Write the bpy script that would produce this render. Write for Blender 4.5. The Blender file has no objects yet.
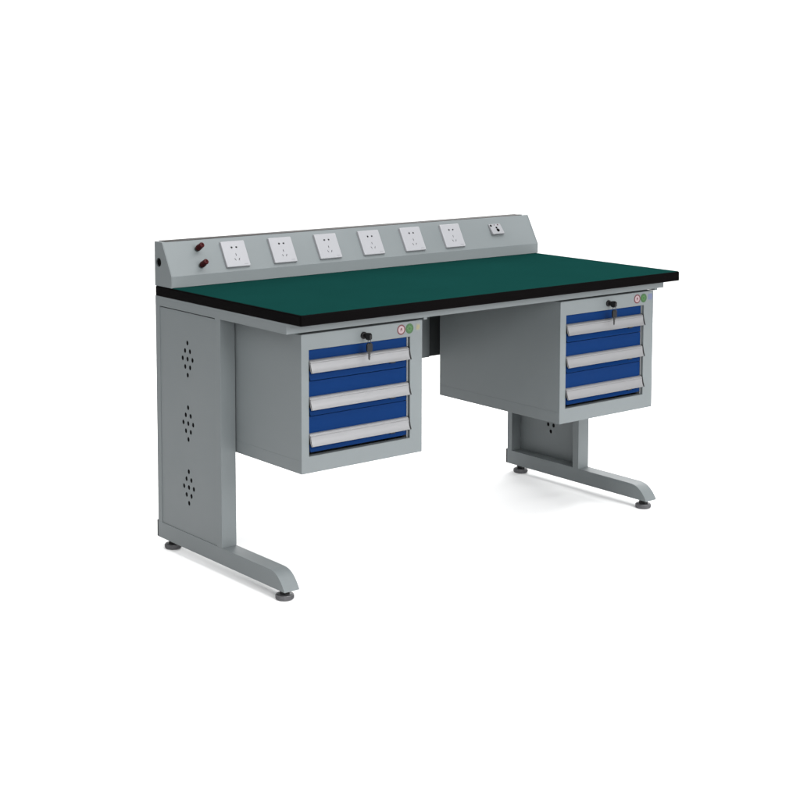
import bpy, bmesh, math, random
from mathutils import Vector, Matrix

random.seed(4)
S = bpy.context.scene
COL = S.collection

# ------------------------------------------------------------------ camera
cam_d = bpy.data.cameras.new("camera")
cam = bpy.data.objects.new("camera", cam_d)
COL.objects.link(cam)
S.camera = cam
YAW, PITCH, ROLL = 0.680828, 0.095687, 0.0018176
cy_, sy_, cp_, sp_ = math.cos(YAW), math.sin(YAW), math.cos(PITCH), math.sin(PITCH)
f_ = Vector((sy_*cp_, cy_*cp_, -sp_))
r_ = Vector((cy_, -sy_, 0))
u_ = r_.cross(f_)
rr = r_*math.cos(ROLL) + u_*math.sin(ROLL)
uu = u_*math.cos(ROLL) - r_*math.sin(ROLL)
M = Matrix((rr, uu, -f_)).transposed().to_4x4()
M.translation = Vector((-2.34248, -3.30531, 1.43313))
cam.matrix_world = M
cam_d.sensor_width = 36
cam_d.lens = 69.925
cam_d.shift_y = -0.22007
cam_d.clip_start = 0.05
cam_d.clip_end = 100

# ------------------------------------------------------------------ world, unseen studio lamps balanced to whiten the floor, exposure
W = bpy.data.worlds.new("World")
S.world = W
W.use_nodes = True
W.node_tree.nodes["Background"].inputs[0].default_value = (0.88, 0.95, 1.0, 1)
W.node_tree.nodes["Background"].inputs[1].default_value = 0.02

def softbox(name, loc, target, sx, sy, power, col=(1, 1, 1), spread=math.pi):
    l = bpy.data.lights.new(name, 'AREA')
    l.shape = 'RECTANGLE'
    l.size, l.size_y = sx, sy
    l.energy = power
    l.color = col
    l.spread = spread
    o = bpy.data.objects.new(name, l)
    COL.objects.link(o)
    o.location = loc
    d = Vector(target) - Vector(loc)
    o.rotation_euler = d.to_track_quat('-Z', 'Y').to_euler()
    return o

fw = Vector((sy_, cy_, 0))          # the way the camera looks, on the floor
sd = Vector((cy_, -sy_, 0))
mid = Vector((0.75, 0.38, 0))
softbox("overhead_softbox", (0.75, 0.3, 3.6), (0.75, 0.4, 0), 3.4, 2.6, 55)
softbox("overhead_front_softbox", (0.75, -1.2, 3.6), (0.75, 0.4, 0.4), 3.4, 1.6, 115)
softbox("front_softbox", (0.6, -4.6, 2.6), (0.75, 0.2, 0.5), 2.6, 2.0, 265)
softbox("front_fill_softbox", (1.2, -5.0, 1.6), (0.75, 0.2, 0.6), 3.0, 1.6, 50)
softbox("left_front_softbox", (-2.8, -4.6, 2.6), (0.5, 0.2, 0.5), 2.4, 1.8, 140)
softbox("right_front_softbox", (3.6, -4.2, 1.6), (0.9, 0.2, 0.6), 2.0, 1.6, 60)
softbox("left_softbox", (-4.5, 0.8, 2.6), (0.2, 0.4, 0.5), 2.0, 2.0, 32)
softbox("high_left_softbox", (-2.5, 0.8, 3.8), (0.2, 0.4, 0.8), 2.0, 2.0, 75)
softbox("right_floor_fill", (5.5, 0.6, 1.2), (0.9, 0.4, 0.0), 2.5, 1.8, 90)  # added low lamp out of view, whitens the floor under the bench
p = mid + fw*3.6 + sd*0.6
softbox("rear_floor_fill", (p.x, p.y, 2.6), (0.7, 0.3, 0.0), 3.0, 1.2, 130)  # added unseen lamp behind the bench, brightens the floor but not the front faces
for s, pw in ((-1, 80), (1, 60)):
    p = mid + fw*2.2 + sd*2.6*s
    t = mid + fw*4.2 + sd*1.2*s
    softbox("backdrop_fill", (p.x, p.y, 3.8), (t.x, t.y, 0.6), 2.0, 1.2, pw)  # added out-of-view pair that lifts the backdrop to white

S.view_settings.view_transform = 'Standard'
S.view_settings.look = 'None'
S.view_settings.exposure = 0
S.view_settings.gamma = 1
S.cycles.max_bounces = 8
S.cycles.use_adaptive_sampling = True

# ------------------------------------------------------------------ materials
def mat(name, col, rough=0.5, metal=0.0, spec=0.5, bump=0.0, bscale=400, var=0.0, aniso=None, coat=0):
    m = bpy.data.materials.new(name)
    m.use_nodes = True
    nt = m.node_tree
    b = nt.nodes["Principled BSDF"]
    b.inputs["Base Color"].default_value = (*col, 1)
    b.inputs["Roughness"].default_value = rough
    b.inputs["Metallic"].default_value = metal
    b.inputs["Specular IOR Level"].default_value = spec
    b.inputs["Coat Weight"].default_value = coat
    tc = nt.nodes.new("ShaderNodeTexCoord")
    if var:
        n = nt.nodes.new("ShaderNodeTexNoise")
        n.inputs["Scale"].default_value = 5
        n.inputs["Detail"].default_value = 6
        nt.links.new(tc.outputs["Object"], n.inputs["Vector"])
        r = nt.nodes.new("ShaderNodeMapRange")
        r.inputs[1].default_value, r.inputs[2].default_value = 0.3, 0.7
        r.inputs[3].default_value, r.inputs[4].default_value = 1-var, 1+var
        nt.links.new(n.outputs[0], r.inputs[0])
        mx = nt.nodes.new("ShaderNodeVectorMath")
        mx.operation = 'SCALE'
        mx.inputs[0].default_value = col
        nt.links.new(r.outputs[0], mx.inputs["Scale"])
        nt.links.new(mx.outputs[0], b.inputs["Base Color"])
        r2 = nt.nodes.new("ShaderNodeMapRange")
        r2.inputs[1].default_value, r2.inputs[2].default_value = 0.3, 0.7
        r2.inputs[3].default_value, r2.inputs[4].default_value = rough*0.9, min(1, rough*1.1)
        nt.links.new(n.outputs[0], r2.inputs[0])
        nt.links.new(r2.outputs[0], b.inputs["Roughness"])
    if bump:
        n2 = nt.nodes.new("ShaderNodeTexNoise")
        n2.inputs["Scale"].default_value = bscale
        n2.inputs["Detail"].default_value = 2
        if aniso:
            mp = nt.nodes.new("ShaderNodeMapping")
            mp.inputs["Scale"].default_value = aniso
            nt.links.new(tc.outputs["Object"], mp.inputs[0])
            nt.links.new(mp.outputs[0], n2.inputs["Vector"])
        else:
            nt.links.new(tc.outputs["Object"], n2.inputs["Vector"])
        bp = nt.nodes.new("ShaderNodeBump")
        bp.inputs["Strength"].default_value = bump
        bp.inputs["Distance"].default_value = 0.001
        nt.links.new(n2.outputs[0], bp.inputs["Height"])
        nt.links.new(bp.outputs[0], b.inputs["Normal"])
    return m

GREY = mat("grey_powder_coat", (0.116, 0.130, 0.134), 0.5, spec=0.3, bump=0.12, bscale=700, var=0.025)
DARKGREY = mat("dark_grey_panel", (0.03, 0.033, 0.034), 0.6, spec=0.2)
BLACK = mat("black_plastic", (0.004, 0.004, 0.0045), 0.42, spec=0.25, bump=0.1, bscale=900)
EDGE = mat("black_edge_band", (0.0010, 0.0007, 0.0008), 0.5, spec=0.02, bump=0.1, bscale=600, var=0.1)
GREEN = mat("green_bench_mat", (0.0034, 0.0258, 0.0230), 0.6, spec=0.0, bump=0.35, bscale=700, var=0.04)
BLUE = mat("blue_powder_coat", (0.0011, 0.0160, 0.071), 0.45, spec=0.04, bump=0.12, bscale=700, var=0.04)
ALU = mat("anodised_aluminium", (0.175, 0.176, 0.181), 0.38, metal=0.3, bump=0.25, bscale=60, aniso=(1, 40, 40))
RAIL = mat("zinc_slide_rail", (0.22, 0.23, 0.24), 0.35, metal=0.6)
SOCKET = mat("white_socket_plastic", (0.226, 0.228, 0.240), 0.35, spec=0.3)
BLOCK = mat("pale_grey_plastic", (0.175, 0.178, 0.188), 0.4, spec=0.25)
SLOT = mat("socket_slot_black", (0.002, 0.002, 0.002), 0.8, spec=0.02)
PRINT = mat("grey_print", (0.1, 0.1, 0.115), 0.5)
REDK = mat("dark_red_bakelite", (0.030, 0.0020, 0.0026), 0.4, spec=0.1)
BRASS = mat("nickel_plate", (0.12, 0.13, 0.125), 0.35, metal=0.9)
TOPSTRIP = mat("brown_grey_strip", (0.022, 0.02, 0.019), 0.7, spec=0.1)
STRED = mat("red_sticker_ink", (0.060, 0.005, 0.009), 0.4)
STWHITE = mat("white_sticker_vinyl", (0.22, 0.165, 0.175), 0.4)
STGREEN = mat("green_sticker_ink", (0.010, 0.052, 0.008), 0.4)
STGREEN2 = mat("light_green_sticker_ink", (0.026, 0.090, 0.018), 0.4)
STYEL = mat("faded_yellow_ink", (0.150, 0.135, 0.075), 0.45)
STPALE = mat("pale_sticker_film", (0.125, 0.133, 0.112), 0.45)
STBLUE = mat("faded_blue_ink", (0.072, 0.088, 0.150), 0.45)
KEYSTEEL = mat("dark_key_steel", (0.016, 0.016, 0.016), 0.4, metal=0.3)
KNURL = mat("knurled_dark_steel", (0.10, 0.10, 0.105), 0.42, metal=0.6)
WHITE = mat("white_studio_paper", (0.9, 0.9, 0.9), 0.9, spec=0.0)

# ------------------------------------------------------------------ mesh helpers
OFF = Vector((0, 0, 0))
def obj(name, bm, mats, parent=None, ang=35):
    if not isinstance(mats, (list, tuple)):
        mats = [mats]
    bmesh.ops.recalc_face_normals(bm, faces=bm.faces)
    me = bpy.data.meshes.new(name)
    bm.to_mesh(me)
    bm.free()
    for m in mats:
        me.materials.append(m)
    me.shade_smooth()
    me.set_sharp_from_angle(angle=math.radians(ang))
    o = bpy.data.objects.new(name, me)
    COL.objects.link(o)
    wn = o.modifiers.new("weighted_normal", 'WEIGHTED_NORMAL')
    wn.keep_sharp = True
    wn.weight = 100
    if parent:
        o.parent = parent
    return o

def merge(dst, src, mi=0):
    mp = {}
    for v in src.verts:
        mp[v] = dst.verts.new(v.co)
    for f in src.faces:
        try:
            nf = dst.faces.new([mp[v] for v in f.verts])
            nf.material_index = mi if mi else f.material_index
        except ValueError:
            pass
    src.free()

def box(bm, x0, x1, y0, y1, z0, z1, bev=0.0, mi=0, seg=2):
    t = bmesh.new()
    vs = [t.verts.new((x, y, z)) for x in (x0, x1) for y in (y0, y1) for z in (z0, z1)]
    for q in ((0,1,3,2), (4,6,7,5), (0,4,5,1), (2,3,7,6), (0,2,6,4), (1,5,7,3)):
        t.faces.new([vs[i] for i in q])
    bmesh.ops.recalc_face_normals(t, faces=t.faces)
    if bev:
        bmesh.ops.bevel(t, geom=list(t.edges), offset=bev, segments=seg, affect='EDGES', profile=0.5)
    merge(bm, t, mi)

def prism(bm, poly, axis, a0, a1, bev=0.0, mi=0, seg=2):
    """poly: 2-D outline on the two remaining axes; extruded along axis from a0 to a1"""
    t = bmesh.new()
    def P(p, a):
        if axis == 'x': return (a, p[0], p[1])
        if axis == 'y': return (p[0], a, p[1])
        return (p[0], p[1], a)
    A = [t.verts.new(P(p, a0)) for p in poly]
    B = [t.verts.new(P(p, a1)) for p in poly]
    t.faces.new(A)
    t.faces.new(B[::-1])
    n = len(poly)
    for i in range(n):
        t.faces.new((A[i], A[(i+1) % n], B[(i+1) % n], B[i]))
    bmesh.ops.recalc_face_normals(t, faces=t.faces)
    if bev:
        es = [e for e in t.edges if len(e.link_faces) == 2 and e.calc_face_angle(0) > math.radians(40)]
        bmesh.ops.bevel(t, geom=es, offset=bev, segments=seg, affect='EDGES', profile=0.5)
    merge(bm, t, mi)

def plate(bm, outline, holes, place, thick, mi=0):
    """flat plate with real holes; outline/holes 2-D lists, place(u, v, w) gives the 3-D point, w = 0 front, thick = back"""
    t = bmesh.new()
    es = []
    for loop in [outline] + holes:
        vs = [t.verts.new((p[0], p[1], 0)) for p in loop]
        for i in range(len(vs)):
            es.append(t.edges.new((vs[i], vs[(i+1) % len(vs)])))
    bmesh.ops.triangle_fill(t, use_beauty=True, use_dissolve=False, edges=es, normal=(0, 0, 1))
    r = bmesh.ops.extrude_face_region(t, geom=list(t.faces))
    for v in [g for g in r['geom'] if isinstance(g, bmesh.types.BMVert)]:
        v.co.z = thick
    for v in t.verts:
        v.co = Vector(place(*v.co))
    bmesh.ops.recalc_face_normals(t, faces=t.faces)
    merge(bm, t, mi)

def circ(cx, cy, r, n=20, ry=None):
    ry = ry or r
    return [(cx + r*math.cos(2*math.pi*i/n), cy + ry*math.sin(2*math.pi*i/n)) for i in range(n)]

def rrect(x0, x1, y0, y1, r, n=5):
    out = []
    for cx, cy, a in ((x1-r, y1-r, 0), (x0+r, y1-r, 90), (x0+r, y0+r, 180), (x1-r, y0+r, 270)):
        for i in range(n+1):
            t = math.radians(a + 90*i/n)
            out.append((cx + r*math.cos(t), cy + r*math.sin(t)))
    return out

def lathe(bm, prof, origin, axis=(0, 0, 1), n=32, mi=0):
    """prof: list of (radius, height) from the bottom axis point to the top axis point"""
    t = bmesh.new()
    ax = Vector(axis).normalized()
    q = Vector((0, 0, 1)).rotation_difference(ax)
    rings = []
    for r, h in prof:
        if r < 1e-6:
            rings.append([t.verts.new(q @ Vector((0, 0, h)) + Vector(origin))])
        else:
            rings.append([t.verts.new(q @ Vector((r*math.cos(2*math.pi*i/n), r*math.sin(2*math.pi*i/n), h)) + Vector(origin)) for i in range(n)])
    for a, b in zip(rings, rings[1:]):
        for i in range(n):
            j = (i+1) % n
            if len(a) == 1 and len(b) == 1: continue
            if len(a) == 1: t.faces.new((a[0], b[i], b[j]))
            elif len(b) == 1: t.faces.new((a[i], a[j], b[0]))
            else: t.faces.new((a[i], a[j], b[j], b[i]))
    bmesh.ops.recalc_face_normals(t, faces=t.faces)
    merge(bm, t, mi)

def tube(bm, pts, r, n=10, mi=0, closed=False):
    t = bmesh.new()
    pts = [Vector(p) for p in pts]
    rings = []
    m = len(pts)
    for i, p in enumerate(pts):
        d = (pts[(i+1) % m] - pts[i-1]) if closed else (pts[min(i+1, m-1)] - pts[max(i-1, 0)])
        q = Vector((0, 0, 1)).rotation_difference(d.normalized())
        rings.append([t.verts.new(p + q @ Vector((r*math.cos(2*math.pi*k/n), r*math.sin(2*math.pi*k/n), 0))) for k in range(n)])
    for i in range(m if closed else m-1):
        a, b = rings[i], rings[(i+1) % m]
        best = min(range(n), key=lambda s: (b[s].co - a[0].co).length)
        for k in range(n):
            t.faces.new((a[k], a[(k+1) % n], b[(k+1+best) % n], b[(k+best) % n]))
    if not closed:
        t.faces.new(rings[0]); t.faces.new(rings[-1])
    bmesh.ops.recalc_face_normals(t, faces=t.faces)
    merge(bm, t, mi)

def thing(name, label, cat, loc=(0, 0, 0), group=None):
    o = bpy.data.objects.new(name, None)
    o.empty_display_size = 0.1
    COL.objects.link(o)
    o.location = loc
    o['label'] = label
    o['category'] = cat
    if group:
        o['group'] = group
    return o

# ------------------------------------------------------------------ the setting: white paper sweep (floor that curves up into a backdrop)
prof = [(-9, 0), (4.2, 0)]
for i in range(1, 17):
    a = math.radians(90*i/16)
    prof.append((4.2 + 1.6*math.sin(a), 1.6 - 1.6*math.cos(a)))
prof.append((5.8, 6.0))
bm = bmesh.new()
ra, rb = [], []
for d, z in prof:
    a = mid + fw*d - sd*8
    b = mid + fw*d + sd*8
    ra.append(bm.verts.new((a.x, a.y, z)))
    rb.append(bm.verts.new((b.x, b.y, z)))
for i in range(len(prof)-1):
    bm.faces.new((ra[i], rb[i], rb[i+1], ra[i+1]))
fl = obj("floor", bm, WHITE, ang=60)
fl['kind'] = 'structure'

# ------------------------------------------------------------------ the workbench
L, D, H, TT = 1.5, 0.755, 0.8023, 0.030
ZU = H - TT                      # underside of the worktop
bench = thing("workbench", "long grey steel workbench with green top, black edge and sockets along its back rail", "workbench")

# worktop: dark core with the green mat on top, the black band round it
bm = bmesh.new()
box(bm, 0.006, L-0.006, 0.006, D-0.006, ZU+0.001, H-0.0008)
t = bmesh.new()
prism(t, rrect(0.0030, L-0.0030, 0.0030, D-0.0030, 0.004), 'z', H-0.0018, H+0.0002, 0.0006)
merge(bm, t, 1)
top = obj("worktop", bm, [EDGE, GREEN], bench)
bm = bmesh.new()
outl, inl = rrect(0, L, 0, D, 0.005, 6), rrect(0.0055, L-0.0055, 0.0055, D-0.0055, 0.002, 6)
n = len(outl)
lv = []
for ins, z in ((0.0012, ZU), (0.0, ZU+0.0012), (0.0, H-0.0040), (0.0008, H-0.0018), (0.0024, H-0.0006)):
    o2 = rrect(ins, L-ins, ins, D-ins, 0.0055-ins, 6)
    lv.append([bm.verts.new((x, y, z)) for x, y in o2])
lv.append([bm.verts.new((x, y, H-0.0006)) for x, y in inl])
lv.append([bm.verts.new((x, y, ZU)) for x, y in inl])
for a, b in zip(lv, lv[1:] + lv[:1]):
    for i in range(n):
        bm.faces.new((a[i], a[(i+1) % n], b[(i+1) % n], b[i]))
obj("edge_band", bm, EDGE, top)

# frame of beams under the worktop
ZB = 0.7430
bm = bmesh.new()
box(bm, 0.0, 0.0500, 0.0690, 0.7548, ZB, ZU, 0.0012)
box(bm, L-0.0500, L, 0.0690, 0.7548, ZB, ZU, 0.0012)
box(bm, 0.0004, L-0.0004, 0.0675, 0.1000, ZB-0.0006, ZU-0.0004, 0.0012)
box(bm, 0.0502, L-0.0502, 0.7250, 0.7550, ZB, ZU, 0.0012)
obj("support_frame", bm, GREY, bench)

# modesty panel at the back between the legs
bm = bmesh.new()
box(bm, 0.0505, 1.0605, 0.7330, 0.7500, 0.4660, ZB+0.002, 0.001)
mp_ = obj("modesty_panel", bm, GREY, bench)
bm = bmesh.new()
box(bm, 1.0608, L-0.0505, 0.7380, 0.7500, 0.4675, ZB+0.002, 0.001)  # darker right-hand section of the rear panel, set back at a joint
obj("dark_section", bm, DARKGREY, mp_)

HOLES_Y, HOLES_Z = 0.577, (0.603, 0.411, 0.219)
def hole_centres():
    for cz in HOLES_Z:
        for row, cnt in ((2, 1), (1, 2), (0, 3), (-1, 2), (-2, 1)):
            for k in range(cnt):
                yield HOLES_Y + (k - (cnt-1)/2)*0.0272, cz + row*0.0238

def leg_frame(flip):
    X = (lambda x: L - x) if flip else (lambda x: x)
    def bx(bm, x0, x1, *a, **k):
        box(bm, min(X(x0), X(x1)), max(X(x0), X(x1)), *a, **k)
    # two posts
    bm = bmesh.new()
    bx(bm, 0.0003, 0.0504, 0.3962, 0.4240, 0.0785, ZB+0.006, 0.0014)
    bx(bm, 0.0003, 0.0504, 0.7310, 0.7550, 0.0785, ZB+0.006, 0.0014)
    leg = obj("leg_frame", bm, GREY, bench)
    # foot bar with its rounded toe
    pf = [(0.7550, 0.0300), (0.7550, 0.0795), (0.1600, 0.0795), (0.1480, 0.0790), (0.1370, 0.0773), (0.1270, 0.0742),
          (0.1180, 0.0697), (0.1100, 0.0642), (0.1025, 0.0575), (0.0960, 0.0505), (0.0905, 0.0435), (0.0860, 0.0370), (0.0825, 0.0300)]
    bm = bmesh.new()
    prism(bm, pf, 'x', min(X(0), X(0.0506)), max(X(0), X(0.0506)), 0.0014)
    obj("foot_bar", bm, GREY, leg)
    bm = bmesh.new()
    bx(bm, 0.0004, 0.0502, 0.7550, 0.7615, 0.0305, 0.0815, 0.0006)
    obj("end_plug", bm, BLACK, leg)
    # perforated side panel: outer skin and inner skin
    out = [(0.4236, 0.0792), (0.7314, 0.0792), (0.7314, ZB-0.0028), (0.4236, ZB-0.0028)]
    hs = [circ(y, z, 0.0063, 16, 0.0073) for y, z in hole_centres()]
    bm = bmesh.new()
    plate(bm, out, hs, lambda u, v, w: (X(0.0022 + w), u, v), 0.0012)
    plate(bm, out, hs, lambda u, v, w: (X(0.0046 + w), u, v), 0.0012)
    obj("perforated_panel", bm, GREY, leg, 30)
    bm = bmesh.new()
    for cz in HOLES_Z:
        bx(bm, 0.0036, 0.0044, HOLES_Y-0.045, HOLES_Y+0.045, cz-0.065, cz+0.065)
    obj("hole_backing", bm, SLOT, leg)  # black sheets added between the skins so the holes read dark
    # levelling feet
    for y in (0.1176, 0.7100):
        bm = bmesh.new()
        xc = X(0.0252)
        lathe(bm, [(0, 0), (0.0225, 0), (0.0245, 0.0012), (0.0250, 0.0030), (0.0250, 0.0120), (0.0242, 0.0140), (0.0200, 0.0152), (0.0, 0.0155)], (xc, y, 0.0005), n=56)
        # knurled rim
        for i in range(40):
            a = 2*math.pi*i/40
            lathe(bm, [(0, 0.0030), (0.0011, 0.0036), (0.0011, 0.0114), (0, 0.0122)], (xc+0.0250*math.cos(a), y+0.0250*math.sin(a), 0.0005), n=6)
        lathe(bm, [(0, 0.0150), (0.0150, 0.0150), (0.0150, 0.0230), (0.0075, 0.0235), (0.0075, 0.034), (0, 0.034)], (xc, y, 0.0), n=6, mi=1)
        obj("levelling_foot", bm, [KNURL, BLACK], leg, 40)
    return leg

leg_frame(False)
leg_frame(True)

# ------------------------------------------------------------------ power rail along the back edge
KY, KZ, TY, TZ = 0.6590, 0.8370, 0.7126, 0.9350
cap_poly = [(D-0.0006, H+0.0006), (D-0.0006, TZ), (TY, TZ), (KY, KZ), (KY, H+0.0006)]
bm = bmesh.new()
prism(bm, cap_poly, 'x', 0.0022, L-0.0022, 0.0008, seg=1)
rail = obj("power_rail", bm, GREY, bench, 12)
nrm = Vector((0, -(TZ-KZ), (TY-KY))).normalized()
up = Vector((0, TY-KY, TZ-KZ)).normalized()
def SP(x, s, h=0.0):
    return Vector((x, KY, KZ)) + up*s + nrm*h

for flip in (False, True):
    X = (lambda x: L - x) if flip else (lambda x: x)
    e = 0.0003
    poly = [(D-0.0002, H+0.0005), (D-0.0002, TZ+e), (TY-e*0.6, TZ+e), (KY-e, KZ+e*0.2), (KY-e, H+0.0005)]
    bm = bmesh.new()
    hole = [circ(0.7307, 0.8741, 0.0105, 24)]
    plate(bm, poly, hole if not flip else [], lambda u, v, w: (X(w), u, v), 0.0021)
    c = obj("end_cap", bm, GREY, rail, 25)
    if not flip:
        bm = bmesh.new()
        lathe(bm, [(0.0108, 0.0), (0.0125, 0.0006), (0.0130, 0.0016), (0.0130, 0.0020)], (-0.0018, 0.7307, 0.8741), (1, 0, 0), n=28)
        lathe(bm, [(0, 0.0), (0.0110, 0.0), (0.0110, 0.0014), (0, 0.0016)], (0.0004, 0.7307, 0.8741), (1, 0, 0), n=24)
        obj("cable_grommet", bm, SLOT, rail)
# dark strip along the top face
bm = bmesh.new()
box(bm, 0.0140, 1.4740, TY+0.0020, D-0.0010, TZ-0.002, TZ+0.0016, 0.0006)
obj("top_strip", bm, TOPSTRIP, rail)

# five-hole sockets
def make_socket():
    bm = bmesh.new()
    c = 0.0430
    th = 0.0085
    def PL(u, v, w): return (u, v, -w)
    holes = [circ(-0.0085, 0.0210, 0.0036, 14, 0.0033), circ(0.0085, 0.0210, 0.0036, 14, 0.0029)]
    def slot(cx, cy, w, h, a):
        a = math.radians(a)
        return [(cx + x*math.cos(a) - y*math.sin(a), cy + x*math.sin(a) + y*math.cos(a)) for x, y in ((-w, -h), (w, -h), (w, h), (-w, h))]
    holes += [slot(0.0, -0.0035, 0.00115, 0.0038, 0), slot(-0.0070, -0.0190, 0.00115, 0.0038, 28), slot(0.0070, -0.0190, 0.00115, 0.0038, -28)]
    # front sheet with real openings
    plate(bm, rrect(-c+0.003, c-0.003, -c+0.003, c-0.003, 0.002), holes, lambda u, v, w: (u, v, th - w), 0.0030)
    # rim round it
    o0, o1, o2, o3 = rrect(-c, c, -c, c, 0.003), rrect(-c, c, -c, c, 0.003), rrect(-c+0.0012, c-0.0012, -c+0.0012, c-0.0012, 0.003), rrect(-c+0.003, c-0.003, -c+0.003, c-0.003, 0.002)
    rows = [[bm.verts.new((x, y, z)) for x, y in o] for o, z in ((o0, 0.0002), (o1, th-0.0030), (o2, th-0.0006), (o3, th))]
    for a, b in zip(rows, rows[1:]):
        for i in range(len(a)):
            bm.faces.new((a[i], a[(i+1) % len(a)], b[(i+1) % len(a)], b[i]))
    # black backing box, its colour gives the openings their dark depth
    box(bm, -0.026, 0.026, -0.030, 0.030, 0.0015, 0.0050, mi=1)
    # grey print mark in the lower right corner
    for k, (w, x) in enumerate(((0.0016, 0.0215), (0.0012, 0.0245), (0.0016, 0.0272), (0.0010, 0.0300), (0.0016, 0.0325))):
        box(bm, x, x+w, -0.0365, -0.0345, th-0.0002, th+0.0002, mi=2)
    s = obj("socket", bm, [SOCKET, SLOT, PRINT], rail, 30)
    return s
frame = Matrix((Vector((1, 0, 0)), up, nrm)).transposed().to_4x4()
sock0 = make_socket()
for k in range(6):
    o = sock0 if k == 0 else sock0.copy()
    if k:
        COL.objects.link(o)
        o.parent = rail
    m = frame.copy()
    m.translation = SP(0.2380 + 0.1755*k, 0.0540, 0.0)
    o.matrix_local = m

# two dark red binding posts
for x, s in ((0.1124, 0.0815), (0.1105, 0.0272)):
    bm = bmesh.new()
    lathe(bm, [(0, 0), (0.0082, 0), (0.0085, 0.0012), (0.0080, 0.0042), (0.0050, 0.0046), (0.0050, 0.0060), (0, 0.006)], SP(x, s, -0.0002), nrm, n=24, mi=1)
    prof = [(0, 0.0060), (0.0070, 0.0060), (0.0086, 0.0075), (0.0086, 0.0200), (0.0078, 0.0215), (0.0078, 0.0230), (0.0086, 0.0245),
            (0.0083, 0.0335), (0.0070, 0.0352), (0.0030, 0.0356), (0.0030, 0.0330), (0, 0.0330)]
    lathe(bm, prof, SP(x, s), nrm, n=20)
    for i in range(14):
        a = 2*math.pi*i/14
        p = SP(x, s) + Vector((1, 0, 0))*0.0085*math.cos(a) + up*0.0085*math.sin(a)
        lathe(bm, [(0, 0.0082), (0.0008, 0.0088), (0.0008, 0.0192), (0, 0.0198)], p, nrm, n=6)
    obj("binding_post", bm, [REDK, BRASS], rail, 30)

# small wrist strap connection block at the right end: a wedge with its lower edge standing out
def wl(x, s, h): return SP(x, s, h)
bm = bmesh.new()
x0, x1, s0, s1 = 1.2960, 1.3510, 0.0440, 0.0860
vs = [bm.verts.new(wl(*p)) for p in ((x0, s0, 0), (x1, s0, 0), (x1, s1, 0), (x0, s1, 0), (x0, s0, 0.0120), (x1, s0, 0.0120), (x1, s1, 0.0040), (x0, s1, 0.0040))]
for q in ((0,1,2,3), (4,5,6,7), (0,1,5,4), (1,2,6,5), (2,3,7,6), (3,0,4,7)):
    bm.faces.new([vs[i] for i in q])
bmesh.ops.recalc_face_normals(bm, faces=bm.faces)
bmesh.ops.bevel(bm, geom=list(bm.edges), offset=0.0012, segments=2, affect='EDGES')
def on_block(fx, fs, h):
    return wl(x0 + (x1-x0)*fx, s0 + (s1-s0)*fs, 0.0120 - 0.0080*fs + h)
bn = (wl(x0, s1, 0.004) - wl(x0, s0, 0.012)).normalized()
bnn = Vector((1, 0, 0)).cross(bn).normalized()
if bnn.dot(nrm) < 0: bnn = -bnn
for fx, fs, r, mi in ((0.14, 0.83, 0.0042, 1), (0.74, 0.88, 0.0026, 2), (0.44, 0.88, 0.0018, 2)):
    lathe(bm, [(0, 0), (r, 0), (r, 0.0012), (r*0.7, 0.0018), (0, 0.0018)], on_block(fx, fs, -0.0006), bnn, n=18, mi=mi)
lathe(bm, [(0, 0), (0.0062, 0), (0.0062, 0.0016), (0.0050, 0.0022), (0, 0.0014)], on_block(0.56, 0.36, -0.0006), bnn, n=22, mi=1)
lathe(bm, [(0, 0), (0.0036, 0), (0.0036, 0.0020), (0, 0.0020)], on_block(0.52, 0.60, -0.0006), bnn, n=16, mi=1)
obj("grounding_block", bm, [BLOCK, SLOT, REDK], rail, 30)

# ------------------------------------------------------------------ drawer cabinets
PW, PH, PD = 0.425, 0.3844, 0.574
OL, OR, OB, OT = 0.0258, 0.3797, 0.0466, 0.3400

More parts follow.
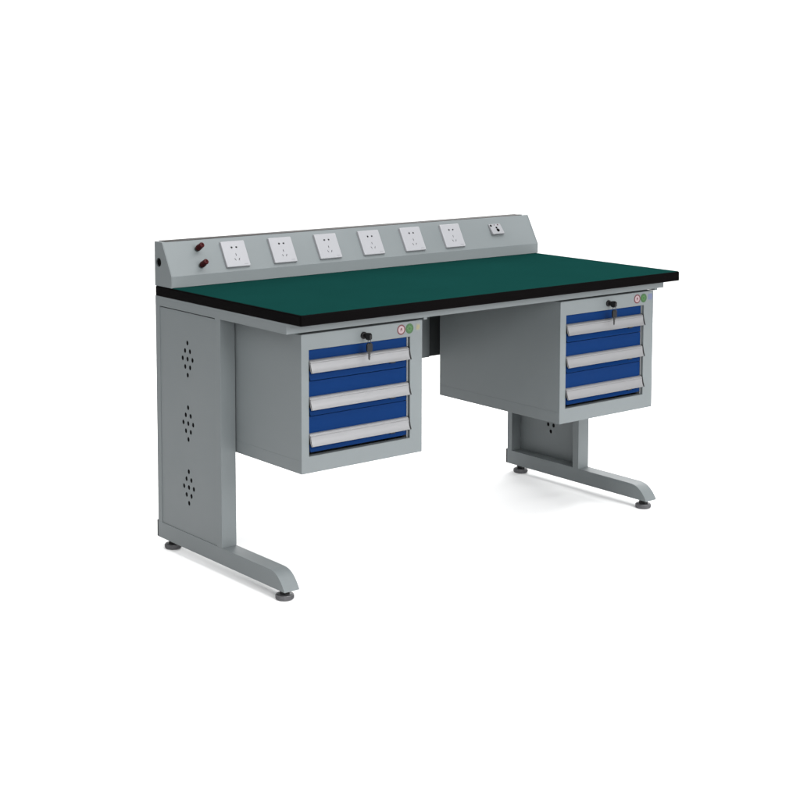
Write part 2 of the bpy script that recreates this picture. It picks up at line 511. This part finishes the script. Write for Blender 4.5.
def make_cabinet():
    root = thing("drawer_cabinet", "", "drawer cabinet")
    # body: one folded shell with a front frame and a hollow inside
    bm = bmesh.new()
    def rect(x0, x1, z0, z1, y): return [bm.verts.new((x, y, z)) for x, z in ((x0, z0), (x1, z0), (x1, z1), (x0, z1))]
    Of = rect(0, PW, 0, PH, 0)
    Ob = rect(0, PW, 0, PH, PD)
    If = rect(OL, OR, OB, OT, 0)
    Im = rect(OL, OR, OB, OT, 0.018)
    Iw = rect(0.004, PW-0.004, 0.004, PH-0.004, 0.018)
    Ib = rect(0.004, PW-0.004, 0.004, PH-0.004, PD-0.004)
    def ring(a, b):
        return [bm.faces.new((a[i], a[(i+1) % 4], b[(i+1) % 4], b[i])) for i in range(4)]
    ring(Of, Ob); ring(Of, If); ring(If, Im); ring(Im, Iw); ring(Iw, Ib)
    bm.faces.new(Ob); bm.faces.new(Ib)
    bmesh.ops.recalc_face_normals(bm, faces=bm.faces)
    outer = set(Of + Ob)
    es = [e for e in bm.edges if (e.verts[0] in outer and e.verts[1] in outer) or (e.verts[0] in set(If) and e.verts[1] in set(If))]
    bmesh.ops.bevel(bm, geom=es, offset=0.0016, segments=2, affect='EDGES', profile=0.5)
    # folded seam low on both sides
    body = obj("cabinet_body", bm, GREY, root)
    for sx in (-0.0004, PW-0.0008):
        b2 = bmesh.new()
        box(b2, sx, sx+0.0012, 0.0020, PD-0.002, 0.0018, 0.0362, 0.0004)
        obj("side_seam", b2, GREY, body)
    bm = bmesh.new()
    box(bm, 0.012, PW+0.006, 0.030, PD-0.02, PH-0.0005, PH+0.0095)  # black strip filling the gap between cabinet top and beam
    obj("top_gap_strip", bm, BLACK, body)
    bm = bmesh.new()
    box(bm, PW+0.0065, PW+0.0200, 0.0020, 0.060, PH-0.001, PH+0.0065, 0.0008)
    obj("hanging_bracket", bm, GREY, body)
    # slide rail strips at the right of the opening
    bm = bmesh.new()
    box(bm, 0.3735, 0.3768, 0.0070, 0.5, OB+0.0005, OT-0.0005, 0.0003)
    obj("slide_rail", bm, RAIL, body)

    tops = (0.3385, 0.2520, 0.1550)
    bots = (0.2535, 0.1565, 0.0560)
    pulls = (0.3100, 0.2082, 0.1074)
    for zt, zb, zp in zip(tops, bots, pulls):
        bm = bmesh.new()
        box(bm, 0.0270, 0.3722, 0.0075, 0.0200, zb, zt, 0.0009)
        # raised lip under the pull, sloping up and outwards
        zl0, zl1 = zb + 0.0022, zp - 0.0270
        prism(bm, [(0.0080, zl1), (0.0070, zl1), (-0.0020, zl0+0.0010), (-0.0016, zl0), (0.0080, zl0)], 'x', 0.0290, 0.3540, 0.0003)
        # tray behind the front
        box(bm, 0.0320, 0.3640, 0.0200, 0.0212, zb+0.004, zt-0.012)
        for a, b in ((0.0320, 0.0332), (0.3628, 0.3640)):
            box(bm, a, b, 0.0212, 0.5000, zb+0.004, zt-0.012)
        box(bm, 0.0332, 0.3628, 0.0212, 0.5000, zb+0.004, zb+0.0052)
        d = obj("drawer", bm, BLUE, root, 30)
        # aluminium pull profile (y outwards negative)
        z = zp
        pp = [(0.0072, z+0.0016), (0.0005, z+0.0004), (-0.0030, z-0.0030), (-0.0032, z-0.0052), (-0.0022, z-0.0058), (-0.0024, z-0.0066), (-0.0036, z-0.0070), (-0.0041, z-0.0140), (-0.0056, z-0.0215), (-0.0078, z-0.0275), (-0.0108, z-0.0328),
              (-0.0098, z-0.0334), (-0.0066, z-0.0280), (-0.0042, z-0.0220), (-0.0026, z-0.0142), (-0.0008, z-0.0072), (-0.0002, z-0.0040), (0.0010, z-0.0022), (0.0072, z-0.0010)]
        bm = bmesh.new()
        prism(bm, pp, 'x', 0.0264, 0.3725, 0.0002, seg=1)
        obj("pull_handle", bm, ALU, d, 25)
        for xa, xw in ((0.0274, 0.0012), (0.3727, 0.0042)):
            bm = bmesh.new()
            prism(bm, [(0.0070, z+0.0020), (0.0004, z+0.0008), (-0.0030, z-0.0032), (-0.0036, z-0.0060), (-0.0054, z-0.0150), (-0.0080, z-0.0240), (-0.0116, z-0.0332),
                       (-0.0090, z-0.0340), (-0.0010, z-0.0280), (0.0070, z-0.0260)], 'x', xa, xa+xw, 0.0004)
            obj("handle_end", bm, BLACK, d, 30)
        bm = bmesh.new()
        box(bm, 0.3060, 0.3240, -0.0040, 0.0070, z-0.0385, z-0.0335, 0.0008)
        obj("latch", bm, BLACK, d)

    # cylinder lock in the top of the frame, one key in it and its spare hanging on the ring
    lx, lz = 0.2120, 0.3615
    bm = bmesh.new()
    lathe(bm, [(0, 0.001), (0.0100, 0.001), (0.0100, -0.0040), (0.0088, -0.0055), (0.0070, -0.0060), (0.0070, -0.0090), (0, -0.0090)], (lx, 0, lz), (0, 1, 0), n=28)
    lock = obj("lock", bm, BLACK, root, 30)
    bm = bmesh.new()
    box(bm, lx-0.0012, lx+0.0012, -0.0140, -0.0080, lz-0.0035, lz+0.0035, 0.0003, mi=1)
    prism(bm, [(-0.0130, lz-0.0065), (-0.0165, lz-0.0100), (-0.0290, lz-0.0105), (-0.0345, lz-0.0060), (-0.0345, lz+0.0055), (-0.0295, lz+0.0095), (-0.0165, lz+0.0090), (-0.0130, lz+0.0060)],
          'x', lx-0.0046, lx+0.0046, 0.0018)
    obj("key", bm, [BLACK, KEYSTEEL], lock, 40)
    ky, kz = -0.0270, lz-0.0165
    bm = bmesh.new()
    tube(bm, [(lx, ky + 0.0065*math.sin(2*math.pi*i/20), kz+0.0025 + 0.0080*math.cos(2*math.pi*i/20)) for i in range(20)], 0.0008, 8, closed=True)
    obj("key_ring", bm, KEYSTEEL, lock, 60)
    bm = bmesh.new()
    prism(bm, [(lx-0.0060, kz-0.0265), (lx-0.0095, kz-0.0225), (lx-0.0098, kz-0.0060), (lx-0.0060, kz-0.0015), (lx+0.0060, kz-0.0015), (lx+0.0098, kz-0.0060), (lx+0.0095, kz-0.0225), (lx+0.0060, kz-0.0265)],
          'y', ky-0.0032, ky+0.0032, 0.0014)
    prism(bm, [(lx-0.0034, kz-0.0260), (lx-0.0034, kz-0.0450), (lx-0.0010, kz-0.0500), (lx+0.0022, kz-0.0470), (lx+0.0014, kz-0.0430), (lx+0.0032, kz-0.0400), (lx+0.0018, kz-0.0370), (lx+0.0034, kz-0.0330), (lx+0.0034, kz-0.0260)],
          'y', ky-0.0010, ky+0.0010, mi=1)
    obj("key", bm, [BLACK, KEYSTEEL], lock, 40)

    # round stickers beside the lock
    def sticker(name, rings, mats, x, zc):
        bm = bmesh.new()
        for k, shp in enumerate(rings):
            prism(bm, [(x+a, zc+b) for a, b in shp], 'y', 0.0002, -0.0004 - 0.00025*min(k, 2), mi=k)
        return obj(name, bm, mats, root, 20)
    star = lambda r0, r1, n, ph=0: [((r0 if i % 2 == 0 else r1)*math.sin(math.pi*i/n+ph), (r0 if i % 2 == 0 else r1)*math.cos(math.pi*i/n+ph)) for i in range(2*n)]
    s1 = sticker("red_ring_sticker", [circ(0, 0, 0.0148, 32), circ(0, 0, 0.0108, 28),
                 [(-0.0030, -0.0045), (-0.0012, -0.0045), (-0.0012, 0.0000), (0.0018, 0.0000), (0.0018, -0.0045), (0.0034, -0.0045), (0.0034, 0.0030), (0.0004, 0.0058), (-0.0030, 0.0030)]],
                 [STRED, STWHITE, STRED], 0.3468, 0.3632)
    s2 = sticker("green_round_sticker", [circ(0, 0, 0.0146, 32), star(0.0105, 0.0062, 9), circ(0, 0, 0.0040, 18)], [STGREEN, STGREEN2, STGREEN], 0.3772, 0.3636)
    return root

def children(o): return [c for c in bpy.data.objects if c.parent == o]
def copy_tree(o, parent=None):
    c = o.copy()
    COL.objects.link(c)
    if parent:
        c.parent = parent
    for ch in children(o):
        copy_tree(ch, c)
    return c

cab = make_cabinet()
kids = None
cab2 = copy_tree(cab)
for c in (cab, cab2):
    c['group'] = "three-drawer cabinets hung under the workbench"
PY, PZ = 0.0745, 0.3511
cab.location = (0.0534, PY, PZ)
cab2.location = (1.0343, PY, PZ)
cab['label'] = "grey cabinet with three blue drawers beside perforated leg panel, faded yellow corner sticker"
cab2['label'] = "grey cabinet with three blue drawers at right end of workbench, pale blue corner sticker"

# third, faded sticker in the frame corner: differs between the two cabinets
for root, m, shp in ((cab, STYEL, 'swirl'), (cab2, STBLUE, 'blot')):
    bm = bmesh.new()
    if shp == 'swirl':
        x, z = 0.4085, 0.3652
        prism(bm, rrect(x-0.0085, x+0.0085, z-0.0095, z+0.0095, 0.003), 'y', 0.0002, -0.0004)
        prism(bm, [(x+a, z+b) for a, b in ((-0.0055, -0.0060), (0.0010, -0.0070), (0.0058, -0.0020), (0.0050, 0.0055), (-0.0015, 0.0068), (-0.0060, 0.0020))], 'y', 0.0002, -0.0007, mi=1)
    else:
        x, z = 0.4080, 0.3655
        prism(bm, [(x+a, z+b) for a, b in ((-0.0105, -0.009), (0.008, -0.0105), (0.0105, -0.002), (0.0095, 0.009), (0.001, 0.0105), (-0.009, 0.0085))], 'y', 0.0002, -0.0004)
    obj("corner_sticker", bm, [STPALE, STYEL] if shp == 'swirl' else [m], root)
